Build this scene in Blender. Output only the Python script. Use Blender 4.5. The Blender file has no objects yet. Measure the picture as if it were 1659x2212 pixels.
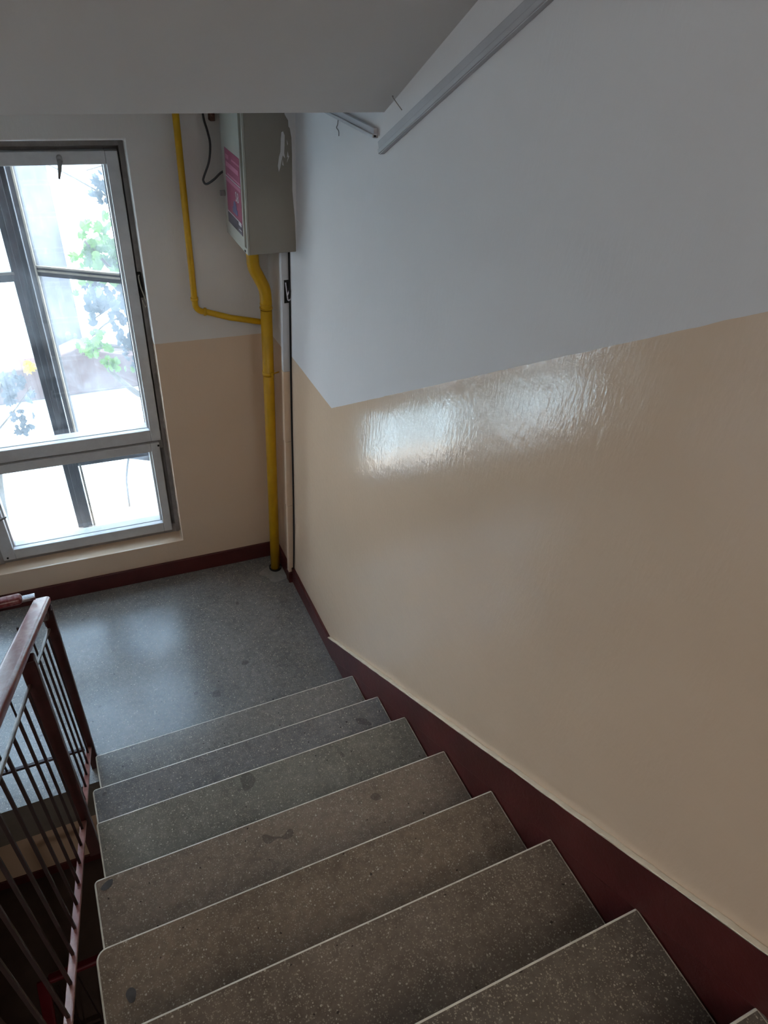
import bpy, bmesh, math, random
from mathutils import Vector, Matrix
random.seed(7)
S = bpy.context.scene
COL = S.collection
PI = math.pi

# ------------------------------------------------------------------ helpers
def lin(h):
    h = h.lstrip('#')
    c = [int(h[i:i+2], 16)/255 for i in (0, 2, 4)]
    return tuple((v/12.92 if v <= .04045 else ((v+.055)/1.055)**2.4) for v in c) + (1,)

def bm_box(bm, lo, hi, mi=0):
    vs = [bm.verts.new((x, y, z)) for x in (lo[0], hi[0]) for y in (lo[1], hi[1]) for z in (lo[2], hi[2])]
    f = [(0,1,3,2),(4,6,7,5),(0,4,5,1),(2,3,7,6),(0,2,6,4),(1,5,7,3)]
    for q in f:
        fc = bm.faces.new([vs[i] for i in q]); fc.material_index = mi
    return vs

def bm_prism(bm, pts, axis, a, b, mi=0):
    """extrude a 2-D outline between a and b on the axis"""
    def P(p, t):
        if axis == 0: return (t, p[0], p[1])
        if axis == 1: return (p[0], t, p[1])
        return (p[0], p[1], t)
    v0 = [bm.verts.new(P(p, a)) for p in pts]; v1 = [bm.verts.new(P(p, b)) for p in pts]
    n = len(pts)
    fs = [bm.faces.new(v0), bm.faces.new(v1[::-1])]
    for i in range(n):
        fs.append(bm.faces.new((v0[i], v1[i], v1[(i+1) % n], v0[(i+1) % n])))
    for f in fs: f.material_index = mi
    return fs

def bm_tube(bm, pts, r, seg=12, mi=0, caps=True):
    pts = [Vector(p) for p in pts]
    rs = r if isinstance(r, (list, tuple)) else [r]*len(pts)
    rings = []; up = None
    for i, p in enumerate(pts):
        t = ((pts[i+1]-p).normalized() if i < len(pts)-1 else Vector((0,0,0))) + ((p-pts[i-1]).normalized() if i else Vector((0,0,0)))
        t.normalize()
        if up is None: up = t.orthogonal().normalized()
        up = (up - t*up.dot(t)).normalized()
        w = t.cross(up)
        rings.append([bm.verts.new(p + (up*math.cos(2*PI*k/seg) + w*math.sin(2*PI*k/seg))*rs[i]) for k in range(seg)])
    for a, b in zip(rings, rings[1:]):
        for k in range(seg):
            f = bm.faces.new((a[k], a[(k+1) % seg], b[(k+1) % seg], b[k])); f.material_index = mi; f.smooth = True
    if caps:
        bm.faces.new(rings[0][::-1]).material_index = mi; bm.faces.new(rings[-1]).material_index = mi

def bm_bar(bm, a, b, w, h, side=(1, 0, 0)):
    """rectangular bar from a to b; w across along 'side', h the other way"""
    a, b, s = Vector(a), Vector(b), Vector(side)
    t = (b-a).normalized(); s = (s - t*s.dot(t)).normalized(); u = t.cross(s)
    vs = [bm.verts.new(p + s*(i*w/2) + u*(j*h/2)) for p in (a, b) for i, j in ((-1,-1),(1,-1),(1,1),(-1,1))]
    for q in ((3,2,1,0),(4,5,6,7),(0,1,5,4),(1,2,6,5),(2,3,7,6),(3,0,4,7)):
        bm.faces.new([vs[i] for i in q])

def smooth_path(pts, n=6):
    """Catmull-Rom through points"""
    P = [Vector(p) for p in pts]; P = [P[0]*2-P[1]] + P + [P[-1]*2-P[-2]]
    out = []
    for i in range(1, len(P)-2):
        for k in range(n):
            t = k/n; a, b, c, d = P[i-1], P[i], P[i+1], P[i+2]
            out.append(.5*((2*b)+(c-a)*t+(2*a-5*b+4*c-d)*t*t+(3*b-a-3*c+d)*t*t*t))
    out.append(P[-2]); return out

def obj(name, bm, mats, parent=None, bevel=0, seg=2, angle=40, rot=0):
    bmesh.ops.recalc_face_normals(bm, faces=bm.faces)
    me = bpy.data.meshes.new(name); bm.to_mesh(me); bm.free()
    for m in (mats if isinstance(mats, (list, tuple)) else [mats]): me.materials.append(m)
    o = bpy.data.objects.new(name, me); COL.objects.link(o)
    if parent: o.parent = parent
    if rot: o.rotation_euler.z = rot
    if bevel:
        md = o.modifiers.new('bevel', 'BEVEL'); md.width = bevel; md.segments = seg
        md.limit_method = 'ANGLE'; md.angle_limit = math.radians(angle)
        for p in me.polygons: p.use_smooth = True
        md2 = o.modifiers.new('wn', 'WEIGHTED_NORMAL'); md2.keep_sharp = False
    return o

def empty(name, loc=(0,0,0), rot=0):
    o = bpy.data.objects.new(name, None); COL.objects.link(o); o.location = loc; o.rotation_euler.z = rot
    o.empty_display_size = .1
    return o

def tag(o, label=None, cat=None, group=None, kind=None):
    if label: o['label'] = label
    if cat: o['category'] = cat
    if group: o['group'] = group
    if kind: o['kind'] = kind
    return o
def struct(o): o['kind'] = 'structure'; return o

def boxo(name, lo, hi, m, parent=None, bevel=0, rot=0, seg=2):
    bm = bmesh.new(); bm_box(bm, lo, hi); return obj(name, bm, m, parent, bevel, seg=seg, rot=rot)

# ------------------------------------------------------------------ materials
class NT:
    def __init__(s, name):
        s.m = bpy.data.materials.new(name); s.m.use_nodes = True; s.t = s.m.node_tree
        s.b = s.t.nodes['Principled BSDF']; s.out = s.t.nodes['Material Output']
    def n(s, ty, **kw):
        nd = s.t.nodes.new(ty)
        for k, v in kw.items():
            if k in nd.inputs: nd.inputs[k].default_value = v
            else: setattr(nd, k, v)
        return nd
    def l(s, a, b): s.t.links.new(a, b)
    def coord(s):
        if not hasattr(s, '_c'): s._c = s.n('ShaderNodeTexCoord').outputs['Object']
        return s._c
    def noise(s, scale, detail=4, rough=.5, vec=None, sc=None):
        nd = s.n('ShaderNodeTexNoise', Scale=scale, Detail=detail, Roughness=rough)
        v = vec or s.coord()
        if sc:
            mp = s.n('ShaderNodeMapping', Scale=sc); s.l(v, mp.inputs[0]); v = mp.outputs[0]
        s.l(v, nd.inputs['Vector']); return nd.outputs['Fac']
    def ramp(s, fac, stops):
        nd = s.n('ShaderNodeValToRGB'); e = nd.color_ramp.elements
        while len(e) < len(stops): e.new(.5)
        for i, (p, c) in enumerate(stops): e[i].position = p; e[i].color = c if len(c) == 4 else (*c, 1)
        s.l(fac, nd.inputs[0]); return nd.outputs[0]
    def mix(s, fac, a, b, mode='MIX'):
        nd = s.n('ShaderNodeMix', data_type='RGBA', blend_type=mode)
        for i, v in ((0, fac), (6, a), (7, b)):
            if hasattr(v, 'type') and hasattr(v, 'links'): s.l(v, nd.inputs[i])
            else: nd.inputs[i].default_value = v
        return nd.outputs[2]
    def math(s, op, a, b=0, c=None, clamp=False):
        nd = s.n('ShaderNodeMath', operation=op, use_clamp=clamp)
        for i, v in enumerate((a, b) if c is None else (a, b, c)):
            if hasattr(v, 'links'): s.l(v, nd.inputs[i])
            else: nd.inputs[i].default_value = v
        return nd.outputs[0]
    def bump(s, h, strength=.2, dist=.01, normal=None):
        nd = s.n('ShaderNodeBump', Strength=strength, Distance=dist); s.l(h, nd.inputs['Height'])
        if normal: s.l(normal, nd.inputs['Normal'])
        s.l(nd.outputs[0], s.b.inputs['Normal']); return nd.outputs[0]

g1 = lambda v: (v, v, v, 1)

def plain(name, col, rough=.6, var=.12, scale=9, bump=.05, metal=0, spec=.5):
    t = NT(name); c = lin(col)
    dark = tuple(v*(1-var) for v in c[:3])+(1,); lite = tuple(min(1, v*(1+var)) for v in c[:3])+(1,)
    f = t.noise(scale, 5, .6)
    t.l(t.ramp(f, [(.3, dark), (.7, lite)]), t.b.inputs['Base Color'])
    t.b.inputs['Roughness'].default_value = rough; t.b.inputs['Metallic'].default_value = metal
    t.b.inputs['Specular IOR Level'].default_value = spec
    if bump: t.bump(t.noise(scale*7, 4, .6), bump, .004)
    return t.m

WHITE = '#dcdadb'; BEIGE = '#dcc2a8'
def wall_mat(name, mode, white=WHITE, beige=BEIGE):
    """white upper wall with a glossy beige oil-paint dado. mode: 'flat' or 'stair' (line climbs towards -y), 'none'"""
    t = NT(name); co = t.coord()
    sp = t.n('ShaderNodeSeparateXYZ'); t.l(co, sp.inputs[0])
    n1 = t.noise(1.3, 4, .55); n2 = t.noise(60, 3, .6)
    w = t.ramp(n1, [(.3, tuple(v*.94 for v in lin(white)[:3])+(1,)), (.7, lin(white))])
    bg = t.ramp(n1, [(.3, tuple(v*.94 for v in lin(beige)[:3])+(1,)), (.7, lin(beige))])
    wob = t.math('MULTIPLY', t.math('SUBTRACT', t.noise(14, 3, .6), .5), .006)
    z = t.math('ADD', sp.outputs['Z'], wob)
    if mode == 'stair':
        up = t.math('MULTIPLY', t.math('MAXIMUM', t.math('SUBTRACT', -0.766, sp.outputs['Y']), 0.0), .637)
        line = t.math('ADD', up, 1.4086)
    else:
        line = 1.4086
    if mode == 'lower': line = -2.75+1.4086
    isb = t.math('LESS_THAN', z, line)
    if mode == 'none':
        t.l(w, t.b.inputs['Base Color']); t.b.inputs['Roughness'].default_value = .85
        t.b.inputs['Specular IOR Level'].default_value = .2
        t.bump(t.noise(45, 4, .65), .12, .004); return t.m
    t.l(t.mix(isb, w, bg), t.b.inputs['Base Color'])
    rgh = t.math('ADD', .09, t.math('MULTIPLY', t.noise(9, 3, .6), .10))
    r = t.n('ShaderNodeMix'); t.l(isb, r.inputs[0]); r.inputs[2].default_value = .85; t.l(rgh, r.inputs[3])
    t.l(r.outputs[0], t.b.inputs['Roughness'])
    sps = t.math('ADD', t.math('MULTIPLY', isb, .65), .2); t.l(sps, t.b.inputs['Specular IOR Level'])
    # brushed oil paint: streaky relief over broad trowel waves
    a = t.noise(22, 3, .6, sc=(1, .45, 1.6)); b = t.noise(75, 2, .65, sc=(1, 1.0, .35)); d = t.noise(3.2, 2, .5)
    h = t.math('ADD', t.math('ADD', t.math('MULTIPLY', a, .5), t.math('MULTIPLY', b, .5)), t.math('MULTIPLY', d, 2.2))
    t.bump(h, .17, .007)
    return t.m

def terrazzo(name, tint='#8b847b'):
    t = NT(name); co = t.coord()
    oi = t.n('ShaderNodeObjectInfo')
    stain = t.noise(2.6, 5, .62); fine = t.noise(38, 5, .7)
    base = t.ramp(stain, [(.28, lin('#67625c')), (.5, lin('#857e75')), (.74, lin('#9a9288'))])
    base = t.mix(.45, base, t.ramp(fine, [(.3, lin('#57524c')), (.7, lin('#958d82'))]))
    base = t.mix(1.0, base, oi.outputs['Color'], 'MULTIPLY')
    def chips(scale, thr, size):
        v = t.n('ShaderNodeTexVoronoi', feature='F1', Scale=scale); v.inputs['Randomness'].default_value = 1
        ds = t.n('ShaderNodeMixRGB') if False else None
        wv = t.n('ShaderNodeVectorMath', operation='ADD')
        nz = t.n('ShaderNodeTexNoise', Scale=scale*1.7, Detail=1); t.l(co, nz.inputs['Vector'])
        sc_ = t.n('ShaderNodeVectorMath', operation='SCALE'); t.l(nz.outputs['Color'], sc_.inputs[0]); sc_.inputs['Scale'].default_value = .5/scale
        t.l(co, wv.inputs[0]); t.l(sc_.outputs[0], wv.inputs[1]); t.l(wv.outputs[0], v.inputs['Vector'])
        s = t.n('ShaderNodeSeparateColor'); t.l(v.outputs['Color'], s.inputs[0])
        near = t.math('LESS_THAN', v.outputs['Distance'], t.math('MULTIPLY', s.outputs[1], size))
        return t.math('MULTIPLY', near, t.math('GREATER_THAN', s.outputs[0], thr))
    c1 = chips(260, .45, .58); c2 = chips(135, .78, .38); k = chips(60, .90, .22)
    base = t.mix(t.math('MULTIPLY', c1, .55), base, lin('#b3aa98'))
    base = t.mix(t.math('MULTIPLY', c2, .8), base, lin('#c9c0ae'))
    base = t.mix(t.math('MULTIPLY', k, .8), base, lin('#2f2b28'))
    sp = t.noise(7.5, 2, .5)
    base = t.mix(t.math('MULTIPLY', t.math('GREATER_THAN', sp, .715), .45), base, lin('#3c3936'))
    t.l(base, t.b.inputs['Base Color'])
    t.l(t.math('ADD', .13, t.math('MULTIPLY', fine, .22)), t.b.inputs['Roughness'])
    t.bump(fine, .12, .003)
    return t.m

def paint_skirt(name):
    t = NT(name)
    a = t.noise(5, 5, .6); b = t.noise(90, 3, .7)
    c = t.ramp(a, [(.3, lin('#421918')), (.7, lin('#5a2422'))])
    c = t.mix(t.math('MULTIPLY', t.math('GREATER_THAN', b, .68), .35), c, lin('#65463f'))
    t.l(c, t.b.inputs['Base Color']); t.b.inputs['Roughness'].default_value = .42
    t.bump(t.noise(40, 4, .7), .35, .004); return t.m

def worn_rail(name, red, wear, thr=.5):
    t = NT(name)
    a = t.noise(14, 6, .68, sc=(1, .35, .35)); r = t.ramp(a, [(thr-.06, g1(0)), (thr+.08, g1(1))])
    t.l(t.mix(r, lin(red), lin(wear)), t.b.inputs['Base Color'])
    t.b.inputs['Roughness'].default_value = .3
    t.bump(t.noise(60, 4, .6), .15, .003); return t.m

def glass_mat(name, dirt=.2, tone='#e8eef5', lo=.45, hi=.75):
    t = NT(name); t.t.nodes.remove(t.b)
    tr = t.n('ShaderNodeBsdfTransparent'); tr.inputs[0].default_value = (.96, .98, 1, 1)
    tl = t.n('ShaderNodeBsdfTranslucent'); tl.inputs[0].default_value = lin(tone)
    gl = t.n('ShaderNodeBsdfGlossy'); gl.inputs['Roughness'].default_value = .03
    a = t.noise(2.4, 6, .66); b = t.noise(30, 5, .75, sc=(1, 1, .4))
    f = t.math('ADD', t.math('MULTIPLY', t.ramp(a, [(lo, g1(0)), (hi, g1(1))]), dirt), t.math('MULTIPLY', t.ramp(b, [(.55, g1(0)), (.8, g1(1))]), dirt*.6))
    f = t.math('ADD', f, dirt*.25)
    m1 = t.n('ShaderNodeMixShader'); t.l(f, m1.inputs[0]); t.l(tr.outputs[0], m1.inputs[1]); t.l(tl.outputs[0], m1.inputs[2])
    m2 = t.n('ShaderNodeMixShader'); m2.inputs[0].default_value = .05; t.l(m1.outputs[0], m2.inputs[1]); t.l(gl.outputs[0], m2.inputs[2])
    t.l(m2.outputs[0], t.out.inputs['Surface']); return t.m

M = {}
M['wall_stair'] = wall_mat('paint_stair_wall', 'stair')
M['wall_flat'] = wall_mat('paint_window_wall', 'flat', white='#dad5d0')
M['wall_lower'] = wall_mat('paint_lower_wall', 'lower')
M['white'] = wall_mat('white_distemper', 'none')
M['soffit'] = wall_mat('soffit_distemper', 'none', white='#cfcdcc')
M['trunk_white'] = plain('trunking_white', '#cfcfd2', .5, .05)
M['raceway'] = plain('shaded_raceway_plastic', '#adadb1', .5, .05)  # white plastic greyed to hold the shade of its downward faces
M['terrazzo'] = terrazzo('terrazzo')
M['edge'] = plain('worn_nosing_highlight', '#ddd5c4', .3, .18, 25)  # pale wear plus the window-lit highlight along the tread edges
M['slab'] = plain('raw_slab_edge', '#5f5a52', .8, .2, 6, .2)
M['skirt'] = paint_skirt('oxblood_paint')
M['post'] = plain('post_paint', '#3c1816', .38, .25, 18, .1)
M['rail'] = worn_rail('handrail_plastic', '#702226', '#96706c', .52)
M['bar_grey'] = worn_rail('worn_subrail', '#4a3a34', '#857c70', .55)
M['bar_red'] = worn_rail('worn_bottom_bar', '#7a4640', '#9c7068', .5)
M['baluster'] = plain('baluster_paint', '#241010', .5, .3, 30)
M['steel'] = plain('bare_steel', '#b8b8bc', .25, .1, 30, .05, 1)
M['yellow'] = plain('yellow_gas_paint', '#c99a06', .42, .10, 12, .12)
M['cab_door'] = plain('cabinet_door_paint', '#acaba0', .45, .05)
M['cab_body'] = plain('cabinet_side_paint', '#8d877d', .55, .06, 5, .06)
M['dark'] = plain('dark_gap', '#1a1917', .8, .1)
M['black'] = plain('black_cable', '#17171a', .45, .2)
M['greycable'] = plain('grey_cable', '#3b3d40', .4, .3)
M['window_paint'] = plain('window_white_paint', '#c4c4c6', .4, .07, 20, .15)
M['window_old'] = plain('old_frame_paint', '#8f8a88', .6, .2, 16, .25)
M['outer_wood'] = plain('outer_frame_wood', '#2c2b33', .6, .3, 14, .3)
M['putty'] = plain('putty', '#a59d90', .8, .2, 25, .3)
M['glass'] = glass_mat('dusty_glass', .035)
M['glass_out'] = glass_mat('outer_dusty_glass', .09, '#dfe6f2', .4, .7)
M['pink'] = plain('sticker_pink', '#9a4762', .4, .05)
M['pinkl'] = plain('sticker_light_pink', '#c07893', .4, .05)
M['stwhite'] = plain('sticker_white', '#c9c2c8', .4, .05)
M['stgrey'] = plain('sticker_grey', '#55505c', .4, .1)
M['stblue'] = plain('sticker_blue', '#5c5f85', .4, .1)
M['concrete'] = plain('pale_concrete', '#55545e', .95, .08, 3, .2, 0, .1)
M['parapet'] = plain('parapet_plaster', '#4d3f3c', .95, .14, 3, .2, 0, .1)
M['ground'] = plain('pale_paving', '#9aa6a6', .95, .12, .9, .1)
M['slabs_and_shade'] = plain('bluish_paving_and_shade', '#39415a', .95, .2, 5, .2, 0, .1)
M['bark'] = plain('bark', '#3c382f', .9, .25, 20, .4)
M['cement'] = plain('cement_patch', '#8b8780', .9, .15, 30, .4)

def leaf_mat(name, c):
    t = NT(name)
    t.l(t.ramp(t.noise(6, 3), [(.3, lin(c[0])), (.7, lin(c[1]))]), t.b.inputs['Base Color'])
    tl = t.n('ShaderNodeBsdfTranslucent'); tl.inputs[0].default_value = lin(c[1])
    mx = t.n('ShaderNodeMixShader'); mx.inputs[0].default_value = .45
    t.l(t.b.outputs[0], mx.inputs[1]); t.l(tl.outputs[0], mx.inputs[2]); t.l(mx.outputs[0], t.out.inputs['Surface'])
    t.b.inputs['Roughness'].default_value = .6
    return t.m
M['leaf'] = leaf_mat('leaf_green', ('#1f3714', '#4b6f25'))
M['leafdark'] = leaf_mat('leaf_dark', ('#141f24', '#26343a'))
M['leafyellow'] = leaf_mat('leaf_yellow', ('#c9b01c', '#e8d83a'))

# ------------------------------------------------------------------ key dimensions
H = 2.75                      # storey height
TH = math.atan(-0.0428)       # the window wall is a touch out of square
NY = [-1.1472, -1.4154, -1.6557, -1.9401, -2.2111, -2.4712, -2.7488, -3.02]
NZ = [.1638, .3301, .4923, .6569, .8220, .9859, 1.1636, 1.33]
NX = [-1.188, -1.203, -1.191, -1.205, -1.207, -1.206, -1.206, -1.206]
LE = -1.162                   # landing edge
def wy(x): return -0.0428*x

# ------------------------------------------------------------------ room shell
bm = bmesh.new(); bm_box(bm, (0, -5.8, -H-.2), (.25, .45, 4.4)); struct(obj('wall_right', bm, M['wall_stair']))
# thicker stretch of wall beside the pipes
boxo('trim_1', (-.014, -.235, -.02), (.01, .02, 2.52), M['wall_flat'], bevel=.004)['kind'] = 'structure'
# window wall with opening, local frame u,v,z rotated by TH
U0, U1, Z0, Z1, VT = -2.5, -.556, .240, 2.236, .40
bm = bmesh.new()
O4 = [(-3.4, -.1), (.3, -.1), (.3, 4.4), (-3.4, 4.4)]; I4 = [(U0, Z0), (U1, Z0), (U1, Z1), (U0, Z1)]
vo = [[bm.verts.new((u, v, z)) for u, z in O4] for v in (0, VT)]; vi = [[bm.verts.new((u, v, z)) for u, z in I4] for v in (0, VT)]
for i in range(4):
    j = (i+1) % 4
    bm.faces.new((vo[0][i], vo[0][j], vi[0][j], vi[0][i])); bm.faces.new((vo[1][j], vo[1][i], vi[1][i], vi[1][j]))
    bm.faces.new((vi[0][i], vi[0][j], vi[1][j], vi[1][i])); bm.faces.new((vo[0][j], vo[0][i], vo[1][i], vo[1][j]))
struct(obj('wall_far', bm, M['wall_flat'], rot=TH, bevel=.010, seg=3))
bm = bmesh.new(); bm_box(bm, (-3.4, -.02, -H-.2), (.3, VT, -.101)); struct(obj('wall_far_lower', bm, M['wall_lower'], rot=TH))
boxo('wall_left', (-3.3, -5.8, -H-.2), (-3.05, .6, 4.4), M['wall_lower'])['kind'] = 'structure'
boxo('wall_back', (-3.3, -6.0, -H-.2), (.25, -5.8, 4.4), M['white'])['kind'] = 'structure'

# landing slab and other floors
def slab(name, x0, x1, y0, y1, z1, th, top, side):
    bm = bmesh.new(); vs = bm_box(bm, (x0, y0, z1-th), (x1, y1, z1))
    for f in bm.faces:
        f.material_index = 0 if f.calc_center_median().z > z1-.001 else 1
    return struct(obj(name, bm, [top, side]))
slab('floor', -3.05, .0, LE, .14, 0.0, .24, M['terrazzo'], M['slab'])
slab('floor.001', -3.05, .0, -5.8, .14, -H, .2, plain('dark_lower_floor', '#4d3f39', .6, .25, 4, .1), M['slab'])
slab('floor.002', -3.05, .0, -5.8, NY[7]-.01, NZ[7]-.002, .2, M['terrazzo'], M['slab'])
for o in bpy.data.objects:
    if o.name.startswith('floor'): o.color = (.88, .94, 1.04, 1)  # bluish cast of the sky light put into the floor colour
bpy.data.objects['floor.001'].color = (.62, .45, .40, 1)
# upper landing slab and roof of the shaft
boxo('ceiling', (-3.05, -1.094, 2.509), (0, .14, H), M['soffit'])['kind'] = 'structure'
boxo('ceiling.001', (-3.3, -6.0, 4.4), (.25, .55, 4.6), M['white'])['kind'] = 'structure'

def flight_solid(dz, th, x0, x1, mat, name):
    """the sloping slab under a flight of steps, smooth soffit"""
    bm = bmesh.new(); s = .645
    y1, y2 = -1.094, -3.15
    zs = dz-.241
    pts = [(y1, zs), (y2, zs + s*(y1-y2)), (y2, zs + s*(y1-y2)+th), (y1-.02, zs+.15)]
    bm_prism(bm, pts, 0, x0, x1); return obj(name, bm, mat)
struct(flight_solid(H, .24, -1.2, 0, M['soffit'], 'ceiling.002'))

# ------------------------------------------------------------------ our flight of steps
stairs = empty('staircase', (-.6, -1.15, 0))
tag(stairs, 'worn speckled terrazzo staircase descending to the landing by the window', 'stairs')
def rel(bm, o):
    bmesh.ops.translate(bm, verts=bm.verts, vec=-Vector(o)); return bm
ORG = (-.6, -1.15, 0)
XR = -.010
light_tints = [(.93,.95,1.0), (.85,.89,1.0), (.90,.93,.90), (1.08,.95,.86), (1.06,.91,.78), (.88,.79,.72), (.72,.69,.66), (.72,.7,.68)]  # cool to warm cast of the light, put into each step's colour
for k in range(8):
    y0, z = NY[k], NZ[k]; yb = (NY[k+1] if k < 7 else y0-.02)
    zb = (NZ[k-1] if k else 0)
    bm = bmesh.new()
    x0 = NX[k]; r = .03 if k in (4,) else (.014 if k in (1, 3) else .01)
    arc = [(x0+r-r*math.cos(a), y0-r+r*math.sin(a)) for a in [i*PI/2/5 for i in range(6)]]
    pl = arc + [(XR, y0), (XR, yb-.03), (x0, yb-.03)]
    bm_prism(bm, pl, 2, z-.04, z)
    bm_box(bm, (-1.175, yb-.028, zb-.03), (XR, y0-.022, z-.039))
    # worn arris, with the window highlight put into its pale colour
    rel(bm, ORG)
    o = obj('step', bm, [M['terrazzo'], M['edge']], stairs)
    o.color = (*light_tints[k], 1)
    # rounded worn nosing as its own slim strip of the tread
    md = o.modifiers.new('bevel', 'BEVEL'); md.width = .0055; md.segments = 3; md.limit_method = 'ANGLE'; md.angle_limit = math.radians(60); md.material = 1
bm = bmesh.new()
pts = [(-1.13, -.24), (-3.1, 1.03), (-3.1, 1.3)] + [(NY[k]-.03, NZ[k]-.06) for k in range(7, -1, -1)]
pts = [(-1.10, -.24), (-3.1, 1.05), (-3.1, 1.14), (-1.10, -.08)]
bm_prism(bm, pts, 0, -1.165, XR); rel(bm, ORG); obj('flight_slab', bm, M['slab'], stairs)
# loose blotches: cement-filled holes on the treads
for (x, y, z, a, b, rr) in ((-1.169, -1.967, .6570, .020, .011, .5), (-1.138, -2.347, .8221, .012, .018, 0)):
    bm = bmesh.new(); n = 14
    vs = [bm.verts.new((x + (a*math.cos(t)*math.cos(rr) - b*math.sin(t)*math.sin(rr))*(1+.12*math.sin(3*t)), y + (a*math.cos(t)*math.sin(rr)+b*math.sin(t)*math.cos(rr)), z+.0008)) for t in [2*PI*i/n for i in range(n)]]
    f = bm.faces.new(vs); bmesh.ops.extrude_face_region(bm, geom=[f])
    for v in list(bm.verts)[n:]: v.co.z -= .002
    rel(bm, ORG); obj('filler_patch', bm, plain('patch_%d' % int(a*1000), '#4c4a49', .7, .15, 60), stairs)

# left flights of the same stair (beyond the well, beside the picture)
for nm, za, sgn in (('left_flight_down', 0, -1), ('left_flight_up', H, -1)):
    bm = bmesh.new()
    for k in range(8):
        ya = LE - k*.232
        bm_box(bm, (-3.045, ya-.26, za-.17*(k+1)-.16), (-1.87, ya, za-.17*(k+1)))
    o = obj('staircase', bm, M['terrazzo'])
    tag(o, 'neighbouring terrazzo flight %s on the far side of the stairwell' % ('going down' if za == 0 else 'going up'), 'stairs')

# ------------------------------------------------------------------ skirting
def sk_top(y): return .104 + max(0, (-.8317-y))*.637
bm = bmesh.new()
# upper proud band, and thinner saw-tooth infill under it
ys = [-.242, -.8317, -3.4]
def nose(y): return .175 + (-1.147-y)*.6135
top = [(-.235, .104)] + [(-.8317, .104), (-3.3, sk_top(-3.3))]
bot = [(-3.3, nose(-3.3)+.0), (-1.10, nose(-1.10)-.005), (-.90, .0), (-.235, .0)]
bm_prism(bm, top+bot, 0, -.014, .005)
low = [(-.895, .0), (-1.105, nose(-1.105)), (-3.3, nose(-3.3)), (-3.3, 1.2), (NY[7]-.3, 1.2), (-1.16, -.002)]
bm_prism(bm, [(-.80, -.0), (-.80, .03), (-.92, .035), (-1.105, nose(-1.105)), (-3.3, nose(-3.3)), (-3.3, 1.3), (-1.2, -.002)], 0, -.008, .005)
struct(obj('baseboard_right', bm, M['skirt'], bevel=.004, seg=2))
# uneven lip of cream plaster along the top of the raked skirting
rg = random.Random(4); bm = bmesh.new(); yv = -.8317; up_, dn_ = [], []
while yv > -3.3:
    up_.append((yv, sk_top(yv)+.0045+rg.uniform(-.002, .003))); dn_.append((yv, sk_top(yv)-.0015+rg.uniform(-.0012, .0012))); yv -= .035
bm_prism(bm, up_+dn_[::-1], 0, -.016, .0)
struct(obj('trim_3', bm, plain('cream_plaster_lip', '#d8cbb4', .6, .08, 30, .3), bevel=.002))
bm = bmesh.new()
bm_prism(bm, [(-.012, -.235), (-.024, -.245), (-.030, -.235), (-.028, .03), (0.01, .03)][::-1], 2, 0, .104)
bm_box(bm, (-.034, -.275, 0), (.004, -.225, .072))
struct(obj('trim_2', bm, M['skirt'], bevel=.004))
bm = bmesh.new(); bm_box(bm, (-3.1, -.012, 0), (-.01, .02, .104)); struct(obj('baseboard_far', bm, M['skirt'], rot=TH, bevel=.004))
bm = bmesh.new(); bm_box(bm, (-3.1, -.032, -H), (.2, .0, -H+.10)); struct(obj('baseboard_lower', bm, M['skirt'], rot=TH, bevel=.004))

# ------------------------------------------------------------------ window
win = struct(empty('window_1', (0, 0, 0), TH))
def frame_bm(bm, u0, u1, z0, z1, v0, v1, l, r, b, t):
    bm_box(bm, (u0, v0, z0), (u0+l, v1, z1)); bm_box(bm, (u1-r, v0, z0), (u1, v1, z1))
    bm_box(bm, (u0+l-.0005, v0, z1-t), (u1-r+.0005, v1, z1)); bm_box(bm, (u0+l-.0005, v0, z0), (u1-r+.0005, v1, z0+b))
# fixed casing
bm = bmesh.new()
bm_box(bm, (-.615, .118, Z0-.005), (-.553, .16, Z1+.005)); bm_box(bm, (-.5765, .088, Z0-.004), (-.554, .1185, Z1+.004)); bm_box(bm, (-2.5, .118, Z1-.07), (-.556, .16, Z1+.005)); bm_box(bm, (-2.5, .088, Z1-.035), (-.574, .1185, Z1+.004))
bm_box(bm, (-2.5, .092, Z0-.01), (-.574, .16, Z0+.055)); bm_box(bm, (-2.5, .092, .800), (-.574, .16, .905))
bm_box(bm, (-1.50, .083, Z0), (-1.462, .15, Z1))
for hi in (.86, .79): pass
obj('casing', bm, M['window_old'], win, bevel=.003)
def sash(name, u0, u1, z0, z1, l, r, b, t, label=None):
    bm = bmesh.new(); frame_bm(bm, u0, u1, z0, z1, .072, .115, l, r, b, t)
    s = obj(name, bm, M['window_paint'], win, bevel=.004)
    # inner glazing rebate step
    bm = bmesh.new(); frame_bm(bm, u0+l-.001, u1-r+.001, z0+b-.012, z1-t+.001, .100, .150, .010, .012, .015, .006)
    obj('glazing_bead', bm, M['window_paint'], s, bevel=.003)
    bm = bmesh.new(); bm_box(bm, (u0+l, .134, z0+b), (u1-r, .137, z1-t)); obj('glass_pane', bm, M['glass'], s)
    return s
s1 = sash('upper_sash', -1.462, -.583, .858, 2.187, .058, .048, .066, .048)
s2 = sash('lower_sash', -1.462, -.596, .268, .846, .060, .044, .062, .050)
sash('upper_sash', -2.48, -1.50, .858, 2.187, .058, .052, .066, .048)
sash('lower_sash', -2.48, -1.50, .268, .846, .060, .044, .062, .050)
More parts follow.
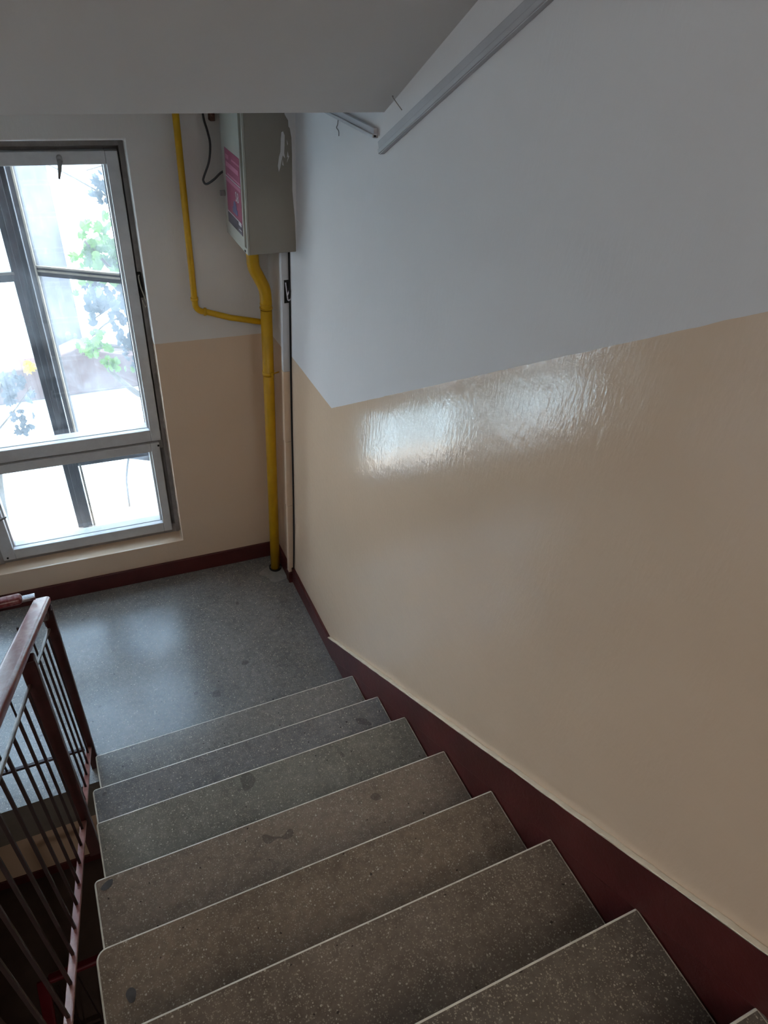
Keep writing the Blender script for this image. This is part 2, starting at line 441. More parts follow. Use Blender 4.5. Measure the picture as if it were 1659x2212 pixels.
# turn-button handles
def lever(parent, a, b, w=.012, name='handle'):
    bm = bmesh.new(); bm_tube(bm, [a, (Vector(a)+Vector(b))/2 + Vector((0, -.006, 0)), b], [w*.9, w*.7, w*.35], 10)
    bm_tube(bm, [(a[0], a[1]+.03, a[2]+.01), a], w*1.1, 12); obj(name, bm, M['window_old'], parent)
lever(s1, (-.80, .05, 2.158), (-.815, .012, 2.105), .010)
lever(s2, (-1.448, .05, .545), (-1.375, .03, .575), .011)
# wire hook on the right jamb
bm = bmesh.new(); bm_tube(bm, smooth_path([(-.566, .078, 1.70), (-.575, .066, 1.695), (-.572, .06, 1.65), (-.562, .058, 1.60), (-.556, .062, 1.572), (-.566, .062, 1.562), (-.572, .066, 1.59)], 6), .0028, 8)
obj('wire_hook', bm, M['putty'], win)
bm = bmesh.new(); bm_box(bm, (-.580, .070, 1.60), (-.562, .086, 1.71)); obj('hook_plate', bm, M['dark'], win, bevel=.002)
# pivots at the corners of the lower sash
for (u, z) in ((-.602, .83), (-1.44, .285)):
    bm = bmesh.new(); bm_tube(bm, [(u, .074, z), (u, .068, z)], .005, 10); obj('screw', bm, M['dark'], s2)
# outer dark wooden frame
bm = bmesh.new()
frame_bm(bm, -1.50, -.585, .13, 2.22, .28, .345, .06, .03, .05, .08)
bm_box(bm, (-1.085, .285, .2), (-1.012, .34, 2.2)); bm_box(bm, (-1.060, .273, .2), (-1.032, .286, 2.2)); bm_box(bm, (-1.012, .285, .640), (-.60, .34, .690))
bm_box(bm, (-1.5, .285, .775), (-1.075, .34, .82)); 
bm_box(bm, (-1.5, .29, 1.630), (-1.075, .335, 1.665))
of = obj('outer_frame', bm, M['outer_wood'], win, bevel=.004)
bm = bmesh.new()
bm_box(bm, (-1.5, .283, 1.664), (-1.075, .30, 1.676)); obj('putty_line', bm, M['putty'], of)
bm = bmesh.new(); bm_box(bm, (-1.45, .31, .25), (-1.07, .313, 2.15)); obj('glass_pane', bm, M['glass_out'], of)
bm = bmesh.new(); bm_box(bm, (-1.02, .31, .24), (-.61, .313, .65)); obj('glass_pane', bm, M['glass_out'], of)
bm = bmesh.new(); bm_box(bm, (-1.005, .284, .22), (-.995, .30, .65)); obj('putty_line', bm, M['putty'], of)
bm = bmesh.new(); frame_bm(bm, -2.5, -1.50, .20, 2.22, .28, .345, .06, .03, .05, .08); bm_box(bm, (-2.02, .285, .2), (-1.96, .34, 2.2))
o2 = obj('outer_frame', bm, M['outer_wood'], win, bevel=.004)
bm = bmesh.new(); bm_box(bm, (-2.45, .31, .25), (-1.53, .313, 2.15)); obj('glass_pane', bm, M['glass_out'], o2)
# outer casement leaf standing ajar: hinged on the right jamb
lf = empty('open_leaf'); lf.parent = win; lf.location = (-.612, .30, 0); lf.rotation_euler.z = math.radians(-27)
bm = bmesh.new(); frame_bm(bm, -.460, 0, .585, 2.16, 0, .035, .034, .03, .036, .045); bm_box(bm, (-.43, .0, 1.578), (-.03, .035, 1.622))
l1 = obj('leaf_frame', bm, M['outer_wood'], lf, bevel=.003)
bm = bmesh.new(); bm_box(bm, (-.43, -.004, 1.600), (-.03, .0, 1.609)); bm_box(bm, (-.43, -.004, 1.62), (-.03, .006, 1.628)); bm_box(bm, (-.432, -.006, .69), (-.424, .004, 2.12)); obj('leaf_putty', bm, M['putty'], lf)
bm = bmesh.new(); bm_box(bm, (-.43, .012, .62), (-.03, .015, 2.13)); obj('leaf_glass', bm, M['glass_out'], lf)
bm = bmesh.new(); bm_box(bm, (-.615, .15, .24), (-.590, .28, 2.2)); obj('jamb_board', bm, M['window_paint'], win)

# ------------------------------------------------------------------ gas pipes
gas = empty('gas_pipe', (-.068, -.122, 0))
tag(gas, 'yellow painted gas riser pipe standing in the corner of the landing', 'pipe')
GO = (-.068, -.122, 0)
R = .0262
bm = bmesh.new()
path = smooth_path([(-.066, -.122, 1.58), (-.066, -.122, 1.63), (-.072, -.122, 1.675), (-.092, -.122, 1.72), (-.113, -.122, 1.765), (-.118, -.122, 1.81), (-.118, -.122, 1.93)], 6)
bm_tube(bm, [(-.068, -.122, -.02), (-.067, -.122, .8), (-.066, -.122, 1.575)], R, 28)
rel(bm, GO); obj('riser', bm, M['yellow'], gas)
bm = bmesh.new(); bm_tube(bm, path, R*1.02, 28); rel(bm, GO); obj('offset_bend', bm, M['yellow'], gas)
bm = bmesh.new(); bm_tube(bm, [(-.066, -.122, 1.582), (-.066, -.122, 1.588)], R*1.12, 24); bm_tube(bm, [(-.066, -.122, 1.60), (-.066, -.122, 1.606)], R*1.06, 24)
rel(bm, GO); obj('weld_ring', bm, M['yellow'], gas)
bm = bmesh.new()
r2 = .0132; yy = -.032
pth = [(-.364, yy, 2.52), (-.364, yy, 1.62)] + [(-.364+.04-.04*math.cos(a), yy-.0, 1.60-.04*math.sin(a)) for a in [i*PI/2/8 for i in range(1, 9)]] + [(-.22, yy-.03, 1.532), (-.072, -.10, 1.508)]
bm_tube(bm, pth, r2, 20); rel(bm, GO); obj('branch_pipe', bm, M['yellow'], gas)
bm = bmesh.new(); bm_tube(bm, [(-.328, yy, 1.560), (-.318, yy-.001, 1.5585)], r2*1.35, 20); rel(bm, GO); obj('fitting', bm, M['yellow'], gas)
bm = bmesh.new(); bm_tube(bm, [(-.364, yy, 1.628), (-.364, yy, 1.615)], r2*1.25, 20)
rel(bm, GO); obj('fitting', bm, M['yellow'], gas)
bm = bmesh.new(); bm_tube(bm, [(-.067, -.122, 1.255), (-.067, -.122, 1.275)], R*1.1, 24)
bm_tube(bm, [(-.045, -.138, 1.265), (-.02, -.125, 1.262), (-.012, -.12, 1.26)], .0035, 8); bm_box(bm, (-.062, -.160, 1.255), (-.054, -.146, 1.280))
rel(bm, GO); obj('clamp', bm, M['yellow'], gas)
bm = bmesh.new()
n = 28
for (ra, rb, za, zb_) in ((.036, .032, 0, .012),):
    ring = [[bm.verts.new((-.068+rr*math.cos(2*PI*i/n), -.122+rr*math.sin(2*PI*i/n), zz)) for i in range(n)] for rr, zz in ((ra, 0), (ra, zb_), (rb, zb_), (rb, 0))]
    for a, b in zip(ring, ring[1:]):
        for i in range(n): bm.faces.new((a[i], a[(i+1) % n], b[(i+1) % n], b[i]))
rel(bm, GO); obj('floor_sleeve', bm, M['dark'], gas)
bm = bmesh.new(); n = 30
vs = [bm.verts.new((-.07+(.085+.02*math.sin(3*t)+.01*math.sin(7*t))*math.cos(t), -.165+(.085+.015*math.sin(2*t+1))*math.sin(t), .0015)) for t in [2*PI*i/n for i in range(n)]]
f = bm.faces.new(vs); bmesh.ops.extrude_face_region(bm, geom=[f])
for v in list(bm.verts)[n:]: v.co.z = -.003
rel(bm, GO); obj('cement_collar', bm, M['cement'], gas)

# ------------------------------------------------------------------ meter cabinet
cab = empty('meter_cabinet', (-.1, -.2, 1.9))
tag(cab, 'grey metal meter cabinet with pink sticker, high on the wall above the yellow pipe', 'cabinet')
CO = (-.1, -.2, 1.9)
bm = bmesh.new(); bm_box(bm, (-.192, -.35, 1.898), (-.0005, -.045, 2.505)); rel(bm, CO); obj('body', bm, M['cab_body'], cab, bevel=.003)
bm = bmesh.new(); frame_bm(bm, -.35, -.045, 1.898, 2.505, .192, .200, .012, .012, .022, .015)
for v in bm.verts: v.co = Vector((-v.co.y, v.co.x, v.co.z))
rel(bm, CO); obj('door_frame', bm, M['cab_door'], cab, bevel=.0015)
bm = bmesh.new(); bm_box(bm, (-.193, -.338, 1.921), (-.186, -.058, 2.49)); rel(bm, CO); obj('gap_shadow', bm, M['dark'], cab)
bm = bmesh.new(); bm_prism(bm, [(-.331, 1.925), (-.062, 1.925), (-.062, 2.487), (-.322, 2.487)], 0, -.206, -.188); rel(bm, CO); dr = obj('door', bm, M['cab_door'], cab, bevel=.002)
bm = bmesh.new(); bm_tube(bm, [(-.206, -.075, 2.06), (-.219, -.075, 2.06)], .011, 14); bm_box(bm, (-.226, -.079, 2.05), (-.218, -.071, 2.07)); rel(bm, CO); obj('lock', bm, M['old'] if 'old' in M else M['window_old'], dr)
bm = bmesh.new(); bm_box(bm, (-.2025, -.322, 1.903), (-.1995, -.312, 1.909)); rel(bm, CO); obj('maker_plate', bm, M['dark'], cab)
# sticker: real flat print on the door, plane x = -.2065
stk = bmesh.new(); bm_box(stk, (-.2072, -.318, 1.962), (-.2062, -.112, 2.235)); rel(stk, CO); st = obj('sticker', stk, M['pink'], dr)
def spatch(nm, y0, y1, z0, z1, m):
    b = bmesh.new(); bm_box(b, (-.2079, y0, z0), (-.2070, y1, z1)); rel(b, CO); return b
b = bmesh.new()
for (y0, y1, z0, z1) in ((-.30, -.125, 2.172, 2.190), (-.318, -.14, 2.143, 2.150), (-.318, -.112, 2.118, 2.131)): bm_box(b, (-.2079, y0, z0), (-.2070, y1, z1))
bm_box(b, (-.2079, -.318, 2.205), (-.2070, -.21, 2.212)); bm_box(b, (-.2079, -.17, 2.2), (-.2070, -.125, 2.215))
rel(b, CO); obj('sticker_bands', b, M['pinkl'], dr)
b = bmesh.new(); bm_box(b, (-.2079, -.318, 1.962), (-.2070, -.112, 2.002)); rel(b, CO); obj('sticker_footer', b, M['stgrey'], dr)
b = bmesh.new(); bm_box(b, (-.2079, -.300, 2.003), (-.2070, -.112, 2.0065)); bm_box(b, (-.2083, -.309, 1.992), (-.2070, -.27, 2.006)); bm_box(b, (-.2083, -.305, 1.975), (-.2070, -.272, 1.978))
rel(b, CO); obj('sticker_white_line', b, M['stwhite'], dr); b = bmesh.new(); bm_box(b, (-.2079, -.318, 2.134), (-.2070, -.112, 2.138))
rel(b, CO); obj('sticker_white_line', b, M['stwhite'], dr)
b = bmesh.new(); bm_tube(b, [(-.2066, -.225, 2.045), (-.2080, -.225, 2.045)], .022, 20); bm_box(b, (-.2079, -.26, 2.02), (-.2066, -.19, 2.04)); rel(b, CO); obj('sticker_picture', b, M['stblue'], dr)
tc = bpy.data.curves.new('sticker_letters', 'FONT'); tc.body = 'S8'; tc.size = .05; tc.extrude = .0004; tc.align_x = 'CENTER'
to = bpy.data.objects.new('tmp', tc); COL.objects.link(to); bpy.context.view_layer.update()
me = bpy.data.meshes.new_from_object(to.evaluated_get(bpy.context.evaluated_depsgraph_get())); bpy.data.objects.remove(to)
me.materials.clear(); me.materials.append(M['stwhite'])
# sign plane faces -x: text x axis runs along -y
me.transform(Matrix(((0, 0, -1, 0), (-1, 0, 0, 0), (0, 1, 0, 0), (0, 0, 0, 1))))
me.transform(Matrix.Translation(Vector((-.2082, -.265, 2.073))-Vector(CO)))
lo = bpy.data.objects.new('sticker_letters', me); COL.objects.link(lo); lo.parent = dr
# smeared wall paint along the side of the cabinet
edge = [(-.040, 2.50), (-.040, 2.382), (-.027, 2.363), (-.026, 2.343), (-.021, 2.338), (-.015, 2.307), (-.013, 2.251), (-.014, 2.132), (-.010, 2.082), (-.005, 2.031), (-.002, 1.953), (0.0, 1.92)]
bm = bmesh.new(); bm_prism(bm, edge+[(.003, 1.92), (.003, 2.50)], 1, -.3525, -.349)
sm = [[(-.053, 2.325), (-.047, 2.328), (-.041, 2.315), (-.042, 2.285), (-.044, 2.258), (-.041, 2.240), (-.050, 2.250), (-.054, 2.235), (-.060, 2.21), (-.066, 2.195), (-.069, 2.215), (-.064, 2.245), (-.058, 2.262), (-.056, 2.30)],
      [(-.033, 2.30), (-.029, 2.288), (-.031, 2.282)], [(-.030, 2.262), (-.027, 2.245), (-.033, 2.243)], [(-.05, 2.235), (-.047, 2.215), (-.052, 2.218)], [(-.024, 2.247), (-.034, 2.226), (-.028, 2.247)]]
for q in sm: bm_prism(bm, q, 1, -.3515, -.349)
rel(bm, CO); obj('paint_smear', bm, M['white'], cab)

# ------------------------------------------------------------------ cables and trunking
def single(name, bm, m, label, cat, bevel=0):
    return tag(obj(name, bm, m, bevel=bevel), label, cat)
# vertical trunking, white above the dado line and beige below
tr = empty('cable_trunking', (-.02, -.25, .1)); tag(tr, 'square vertical cable trunking painted white above and beige below, beside the gas riser', 'trunking')
TO = (-.02, -.25, .1)
zc = 1.330
bm = bmesh.new(); bm_box(bm, (-.036, -.262, zc), (-.0005, -.234, 1.90)); rel(bm, TO); obj('white_length', bm, M['trunk_white'], tr, bevel=.002)
bm = bmesh.new(); bm_box(bm, (-.037, -.262, .95), (-.0005, -.234, zc-.0005)); bm_box(bm, (-.034, -.262, .55), (-.0005, -.234, .9485)); bm_box(bm, (-.031, -.262, .073), (-.0005, -.234, .5485)); rel(bm, TO)
obj('beige_length', bm, plain('beige_gloss', BEIGE, .3, .06), tr, bevel=.002)
bm = bmesh.new(); bm_box(bm, (-.026, -.2635, 1.655), (-.004, -.2615, 1.755)); rel(bm, TO); obj('broken_opening', bm, M['dark'], tr)
bm = bmesh.new(); bm_tube(bm, smooth_path([(-.02, -.266, 1.745), (-.015, -.268, 1.70), (-.012, -.272, 1.672), (-.004, -.274, 1.675), (.0, -.27, 1.70), (-.004, -.272, 1.715), (-.014, -.27, 1.69)], 6), .003, 8)
rel(bm, TO); obj('wire_loop', bm, M['stwhite'], tr)
bm = bmesh.new()
bm_tube(bm, smooth_path([(-.004, -.268, 1.92), (-.004, -.270, 1.75), (-.006, -.276, 1.71), (-.004, -.272, 1.66), (-.004, -.272, 1.2), (-.004, -.278, .8), (-.004, -.282, .4), (-.006, -.274, .10), (-.008, -.270, .074)], 5), .0042, 8)
single('cable', bm, M['black'], 'thin black cable running down the wall along the right of the vertical trunking', 'cable')
bm = bmesh.new()
bm_tube(bm, smooth_path([(-.265, -.035, 2.50), (-.263, -.03, 2.40), (-.258, -.025, 2.32), (-.247, -.025, 2.273), (-.240, -.025, 2.226), (-.250, -.025, 2.166), (-.274, -.025, 2.113), (-.279, -.025, 2.096), (-.268, -.028, 2.084), (-.237, -.03, 2.10), (-.208, -.04, 2.127), (-.185, -.06, 2.14)], 6), .0045, 8)
single('cable', bm, M['greycable'], 'grey cable looping down from the ceiling into the left side of the meter cabinet', 'cable')
bm = bmesh.new(); bm_box(bm, (-.232, -.02, 2.305), (-.212, .012, 2.36)); bm_tube(bm, [(-.222, -.02, 2.33), (-.222, -.036, 2.325)], .006, 8)
single('cable_bracket', bm, plain('rusty_bracket', '#6b4d42', .8, .3, 40), 'small rusty bracket on the wall just left of the meter cabinet top', 'bracket', .002)

def raceway(a, b, w, label):
    bm = bmesh.new(); a, b = Vector(a), Vector(b)
    bm_bar(bm, a, b, w, .014, side=(0, 0, 1)); t = (b-a).normalized()
    s = Vector((0, 0, 1)); s = (s-t*s.dot(t)).normalized()
    bm_bar(bm, a-s*w*.28+Vector((-.004, 0, 0)), b-s*w*.28+Vector((-.004, 0, 0)), w*.35, .014, side=(0, 0, 1))
    single('cable_raceway', bm, M['raceway'], label, 'raceway', .0015)
raceway((-.007, -1.10, 2.422), (-.007, -2.35, 3.146), .034, 'long white cable raceway climbing the right wall below the sloping soffit')
raceway((-.007, -1.062, 2.452), (-.007, -.60, 2.452), .026, 'short white cable raceway peeping out from under the soffit edge')
bm = bmesh.new(); bm_tube(bm, smooth_path([(-.016, -.80, 2.445), (-.02, -.806, 2.43), (-.022, -.803, 2.42), (-.018, -.81, 2.412), (-.02, -.818, 2.40)], 6), .0016, 6)
single('loose_thread', bm, M['window_old'], 'short loose thread hanging from the short white raceway', 'thread')
bm = bmesh.new(); bm_tube(bm, smooth_path([(-.02, -1.185, 2.56), (-.03, -1.2, 2.562), (-.024, -1.215, 2.55), (-.012, -1.225, 2.535)], 6), .0012, 6)
single('loose_thread', bm, M['window_old'], 'fine curl of thread at the soffit edge above the long raceway', 'thread')

# ------------------------------------------------------------------ railings
def nz(y): return .165 + (-1.147-y)*.6145          # nosing line
def rx(y): return -1.205 + .042*(y+1.08)            # railing drifts outward a little uphill
def inclined(name, y0, y1, dx, dz, label, posts, end_post=True):
    r0 = empty(name, (rx(y0)+dx, y0, dz+nz(y0))); tag(r0, label, 'railing'); O = r0.location
    P = lambda y, h: Vector((rx(y)+dx, y, nz(y)+h+dz))
    bm = bmesh.new()
    a, b = P(y0+.02, .890), P(y1, .900)
    bm_bar(bm, a, b, .057, .030); rel(bm, O); hr = obj('handrail', bm, M['rail'], r0, bevel=.012, seg=4)
    bm = bmesh.new(); bm_bar(bm, P(y0-.02, .765), P(y1, .765), .010, .008); rel(bm, O); obj('upper_bar', bm, M['bar_grey'], r0, bevel=.002)
    bm = bmesh.new(); bm_bar(bm, P(y0-.01, .03), P(y1, .03), .020, .010); rel(bm, O); obj('bottom_bar', bm, M['bar_red'], r0, bevel=.002)
    for i, (yp, zt, zb_, lean) in enumerate(posts):
        bm = bmesh.new(); x = rx(yp)+dx
        bm_bar(bm, (x-.0, yp, zb_+dz), (x+lean, yp, zt+dz), .040 if i else .034, .034); rel(bm, O); obj('post', bm, M['post'], r0, bevel=.003)
    y = y0 - .09
    n = 0
    while y > y1+.04:
        if all(abs(y-p[0]) > .035 for p in posts):
            bm = bmesh.new(); bm_bar(bm, P(y, .026), P(y, .765), .0075, .0075); rel(bm, O); obj('baluster', bm, M['baluster'], r0)
        y -= .0885
    return r0
rail = inclined('stair_railing', -1.06, -3.0, 0, 0, 'oxblood stair railing with a worn plastic handrail beside the near flight of steps',
                [(-1.078, .985, 0.0, .012), (-1.62, 1.32, .26, .012), (-2.95, 2.13, 1.2, 0)])
# bracket under the top end of the handrail
bm = bmesh.new(); O = rail.location
bm_prism(bm, [(-1.06, .90), (-1.06, 1.00), (-1.115, 1.03), (-1.15, .99), (-1.09, .96), (-1.085, .90)], 0, -1.215, -1.190); rel(bm, O); obj('rail_bracket', bm, M['post'], rail, bevel=.003)

def level_rail(name, x0, x1, y, dz, label, spacing=.112, hw=.030, hh=.042):
    r0 = empty(name, (x0, y, dz)); tag(r0, label, 'railing'); O = r0.location
    bm = bmesh.new(); bm_bar(bm, (x0-.030, y, 1.06+dz), (x1, y, 1.06+dz), hw, hh, side=(0, 0, 1)); rel(bm, O); obj('handrail', bm, M['rail'], r0, bevel=.014, seg=4)
    bm = bmesh.new(); bm_bar(bm, (x0+.01, y, 1.055+dz), (x0-.034, y, 1.055+dz), .014, .022, side=(0, 0, 1)); rel(bm, O); obj('steel_joint', bm, M['steel'], r0, bevel=.002)
    bm = bmesh.new(); bm_bar(bm, (x0, y, .932+dz), (x1, y, .932+dz), .012, .012); rel(bm, O); obj('upper_bar', bm, M['baluster'], r0)
    bm = bmesh.new(); bm_bar(bm, (x0, y, .145+dz), (x1, y, .150+dz), .014, .012, side=(0, 0, 1)); rel(bm, O); obj('lower_bar', bm, M['baluster'], r0)
    x = x0 - .045; k = 0
    while x > x1+.02:
        bm = bmesh.new(); bm_bar(bm, (x, y, .145+dz), (x, y, .932+dz), .007, .007); rel(bm, O); obj('baluster', bm, M['baluster'], r0)
        x -= (.032 if k in (0,) else spacing); k += 1
    bm = bmesh.new(); bm_bar(bm, (x1-.02, y, dz-0.0), (x1-.02, y, 1.04+dz), .034, .034); rel(bm, O); obj('post', bm, M['post'], r0, bevel=.003)
    return r0
lr = level_rail('landing_railing', -1.225, -1.81, -1.082, 0, 'dark red guard railing across the open edge of the landing with a bare steel joint')
low = level_rail('landing_railing', -1.24, -1.79, -1.10, -H-.11+.0, 'glossy red guard railing deep in the stairwell on the landing one storey below', hw=.046, hh=.050)
for ch in low.children:
    if ch.name.startswith('handrail'): ch.data.materials.clear(); ch.data.materials.append(plain('gloss_red', '#5f1a22', .12, .08))
# descending handrail from its corner
bm = bmesh.new(); bm_bar(bm, (-1.822, -1.085, -H-.11+1.055), (-1.815, -2.6, -H-.11+1.055-.93), .065, .05); 
rel(bm, low.location); obj('descending_handrail', bm, bpy.data.materials['gloss_red'], low, bevel=.012)
bm = bmesh.new(); bm_bar(bm, (-1.815, -2.5, -H-.0), (-1.815, -2.5, -2.75+.18), .034, .034); rel(bm, low.location); obj('post', bm, M['post'], low)

# ------------------------------------------------------------------ outside
G = -2.42
boxo('ground', (-30, .6, G-.3), (30, 45, G), M['ground'])['kind'] = 'structure'
bm = bmesh.new(); pts = [(-9, G), (4, G), (4, -1.93), (.10, -1.93), (-.30, -1.83), (-.72, -1.70), (-1.08, -1.83), (-1.3, -1.92), (-9, -1.92)]
bm_prism(bm, pts, 1, 7.0, 7.35); single('garden_wall', bm, M['parapet'], 'low pinkish plaster wall seen through the window across the yard', 'wall', .02)
bm = bmesh.new(); bm_box(bm, (-1.25, 7.6, G), (-.60, 8.2, 3.5)); single('concrete_column', bm, M['concrete'], 'tall pale concrete column seen through the upper window pane behind the low wall', 'column', .02)
bm = bmesh.new(); bm_box(bm, (-6, 19, G), (-1.2, 24, 4)); bm_box(bm, (1.5, 22, G), (9, 27, 3)); 
single('neighbouring_building', bm, M['concrete'], 'pale blocky building standing far across the yard', 'building', .03)
for i, (x0, x1, y0, y1) in enumerate(((-1.85, -1.18, 3.45, 3.95), (-1.85, -1.22, 2.85, 3.3), (-.95, -.30, 2.9, 3.6))):  # the third is a dark patch painting tree shade, not paving
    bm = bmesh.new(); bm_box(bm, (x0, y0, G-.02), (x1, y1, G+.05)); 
    single('paving_and_shade', bm, M['slabs_and_shade'], ['bluish paving slab in the yard, the farther of two seen low through the window', 'bluish paving slab in the yard, the nearer of two seen low through the window', 'wide bluish patch standing in for tree shade in the yard, seen through the right half of the low window'][i], 'paving slab', .01)

def leaf(bm, c, s, mi, rng):
    n = Vector((rng.uniform(-1, 1), rng.uniform(-1.2, -.1), rng.uniform(-.2, 1))).normalized()
    a = n.orthogonal().normalized(); a.rotate(Matrix.Rotation(rng.uniform(0, 6.3), 3, n)); b = n.cross(a)
    pts = [(0, -.5), (.28, -.42), (.5, -.1), (.34, .05), (.42, .35), (.16, .28), (0, .6), (-.16, .28), (-.42, .35), (-.34, .05), (-.5, -.1), (-.28, -.42)]
    cv = bm.verts.new(c + n*s*.08)
    vs = [bm.verts.new(c + a*(x*s) + b*(y*s) - n*(s*.1*abs(x)*2)) for x, y in pts]
    for i in range(len(vs)):
        f = bm.faces.new((cv, vs[i], vs[(i+1) % len(vs)])); f.material_index = mi
def tree(name, label, branches, clusters, seed):
    rng = random.Random(seed); t = empty(name, branches[0][0][0]); tag(t, label, 'tree'); O = t.location.copy()
    for i, (pts, r0, r1) in enumerate(branches):
        p = smooth_path(pts, 5); bm = bmesh.new(); n = len(p)
        bm_tube(bm, p, [r0+(r1-r0)*k/(n-1) for k in range(n)], 8); rel(bm, O); obj('trunk' if i == 0 else 'branch', bm, M['bark'], t)
    bm = bmesh.new()
    for (c, rad, cnt, mi, s) in clusters:
        for _ in range(int(cnt*2.3)):
            d = Vector((rng.gauss(0, 1), rng.gauss(0, .7), rng.gauss(0, 1)))*rad*.68
            leaf(bm, Vector(c)+d, s*rng.uniform(.5, .95), mi, rng)
    rel(bm, O); lo_ = obj('foliage', bm, [M['leaf'], M['leafdark'], M['leafyellow']], t)
    return t
YT = 2.5
tree('tree', 'leafy tree whose branches cross the right-hand panes of the window',
     [([(.15, YT+.2, G), (.10, YT+.15, -1.6), (-.05, YT+.1, -.7), (-.30, YT, -.2), (-.42, YT, -.15), (-.56, YT, .02), (-.62, YT, .12)], .05, .014),
      ([(-.05, YT+.1, -.7), (.0, YT, .1), (-.30, YT, .45), (-.38, YT, .75), (-.50, YT, .95), (-.62, YT, 1.12)], .03, .008),
      ([(-.30, YT, .45), (-.42, YT, .52), (-.56, YT, .50), (-.70, YT, .40)], .012, .005),
      ([(-.38, YT, .72), (-.52, YT, .62), (-.66, YT, .54)], .010, .004),
      ([(-.1, YT, .9), (-.30, YT, 1.30), (-.55, YT, 1.50), (-.85, YT, 1.68)], .010, .004),
      ([(-.05, YT, 1.55), (-.3, YT, 1.62), (-.52, YT, 1.58)], .008, .003),
      ([(-.1, YT, .0), (-.36, YT, .22), (-.60, YT, .30), (-.80, YT, .26)], .012, .006)],
     [((-.42, YT, 1.02), .20, 46, 0, .11), ((-.50, YT, .70), .13, 22, 1, .10), ((-.33, YT, .62), .16, 40, 1, .10), ((-.30, YT, .95), .16, 26, 0, .10),
      ((-.60, YT, 1.05), .08, 8, 0, .09), ((-.70, YT, .36), .10, 14, 0, .09), ((-.38, YT, .30), .14, 24, 1, .09), ((-.56, YT, .16), .07, 7, 0, .08),
      ((-.40, YT, 1.45), .10, 9, 1, .08), ((-.62, YT, .88), .06, 6, 0, .08)], 3)
tree('tree', 'small tree with grey-green leaves and one yellow leaf at the left edge of the window',
     [([(-1.75, YT+.1, G), (-1.7, YT, -1.2), (-1.55, YT, -.3), (-1.42, YT, .12)], .03, .008),
      ([(-1.55, YT, -.3), (-1.35, YT, -.1), (-1.22, YT, .05)], .008, .004)],
     [((-1.38, YT, .08), .09, 16, 1, .10), ((-1.36, YT, -.22), .07, 6, 1, .08), ((-1.20, YT, .215), .018, 3, 2, .09), ((-1.34, YT, -.3), .05, 3, 1, .08)], 9)

# twigs bent against the low pane
bm = bmesh.new(); bm_tube(bm, smooth_path([(-.60, .55, .70), (-.66, .60, .62), (-.71, .62, .48), (-.745, .63, .34), (-.76, .64, .2), (-.78, .66, -.3)], 6), .0065, 8)
bm_tube(bm, smooth_path([(-.45, .62, .40), (-.60, .62, .46), (-.74, .60, .53), (-.95, .60, .62)], 6), [.014]*19, 8)
single('dry_twig', bm, M['bark'], 'dry twig curving down just outside the low window pane', 'twig')

# ------------------------------------------------------------------ camera
cam = bpy.data.cameras.new('camera'); co = bpy.data.objects.new('camera', cam); COL.objects.link(co); S.camera = co
PX = dict(cx=-.9558, cy=-3.1042, cz=2.8406, pitch=-.6843, yaw=.4741, roll=.0803)
p_, y_, r_ = PX['pitch'], PX['yaw'], PX['roll']
fw = Vector((math.sin(y_)*math.cos(p_), math.cos(y_)*math.cos(p_), math.sin(p_)))
rt = Vector((math.cos(y_), -math.sin(y_), 0)); up = rt.cross(fw)
R2 = rt*math.cos(r_)+up*math.sin(r_); U2 = -rt*math.sin(r_)+up*math.cos(r_)
m = Matrix((R2, U2, -fw)).transposed().to_4x4(); m.translation = Vector((PX['cx'], PX['cy'], PX['cz']))
co.matrix_world = m
cam.sensor_fit = 'VERTICAL'; cam.sensor_height = 36; cam.lens = 1517.95/2212*36
cam.shift_x = 19.14/2212; cam.shift_y = 40.08/2212; cam.clip_start = .02

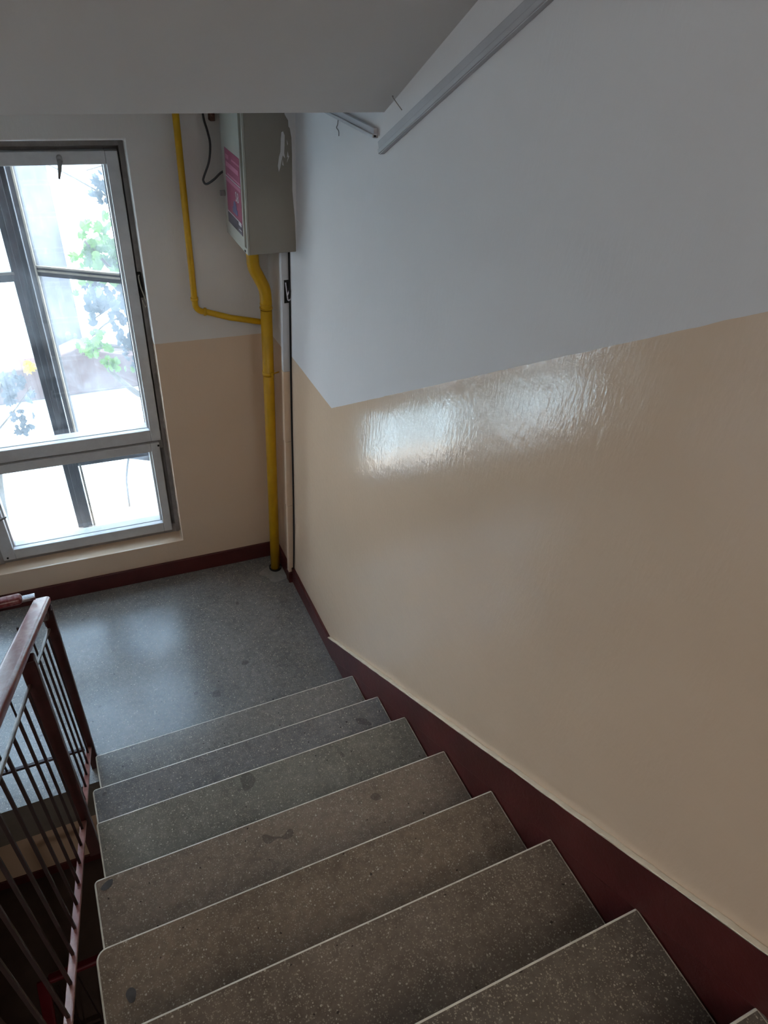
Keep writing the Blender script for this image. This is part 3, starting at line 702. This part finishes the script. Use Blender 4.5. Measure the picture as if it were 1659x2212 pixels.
# ------------------------------------------------------------------ light
W = bpy.data.worlds.new('sky'); S.world = W; W.use_nodes = True
bg = W.node_tree.nodes['Background']; bg.inputs[0].default_value = (.90, .95, 1.0, 1); bg.inputs[1].default_value = 7.2
wt = W.node_tree; tcn = wt.nodes.new('ShaderNodeTexCoord'); sx = wt.nodes.new('ShaderNodeSeparateXYZ'); cr = wt.nodes.new('ShaderNodeValToRGB')
cr.color_ramp.elements[0].position = .02; cr.color_ramp.elements[0].color = (1.0, .99, .96, 1); cr.color_ramp.elements[1].position = .75; cr.color_ramp.elements[1].color = (.58, .80, 1.0, 1)
wt.links.new(tcn.outputs['Generated'], sx.inputs[0]); wt.links.new(sx.outputs['Z'], cr.inputs[0]); wt.links.new(cr.outputs[0], bg.inputs[0])
sun = bpy.data.lights.new('sun', 'SUN'); sun.energy = 14; sun.angle = .05; sun.color = (1, .96, .9)
so = bpy.data.objects.new('sun', sun); COL.objects.link(so)
so.rotation_euler = Vector((.16, -.10, -1)).to_track_quat('-Z', 'Y').to_euler()
hl = bpy.data.lights.new('upper_fill', 'AREA'); hl.shape = 'DISK'; hl.size = 1.6; hl.energy = 20; hl.color = (1, .93, .84)  # added fill behind the camera, no fixture known there
ho = bpy.data.objects.new('upper_fill', hl); COL.objects.link(ho); ho.location = (-2.2, -4.7, 4.3)
l2 = bpy.data.lights.new('lower_fill', 'AREA'); l2.shape = 'DISK'; l2.size = .4; l2.energy = 13; l2.color = (1, .95, .88)  # added fill to brighten the storey below, source unseen
lo2 = bpy.data.objects.new('lower_fill', l2); COL.objects.link(lo2); lo2.location = (-1.6, -4.6, -.3)

S.view_settings.view_transform = 'Standard'; S.view_settings.look = 'None'; S.view_settings.exposure = .76; S.view_settings.gamma = 1
S.view_settings.use_curve_mapping = False
S.cycles.use_denoising = True
S.cycles.use_adaptive_sampling = True; S.cycles.adaptive_threshold = .03; S.cycles.max_bounces = 8; S.cycles.diffuse_bounces = 5; S.cycles.transparent_max_bounces = 10; S.cycles.sample_clamp_indirect = 8
S.cycles.caustics_reflective = False; S.cycles.caustics_refractive = False
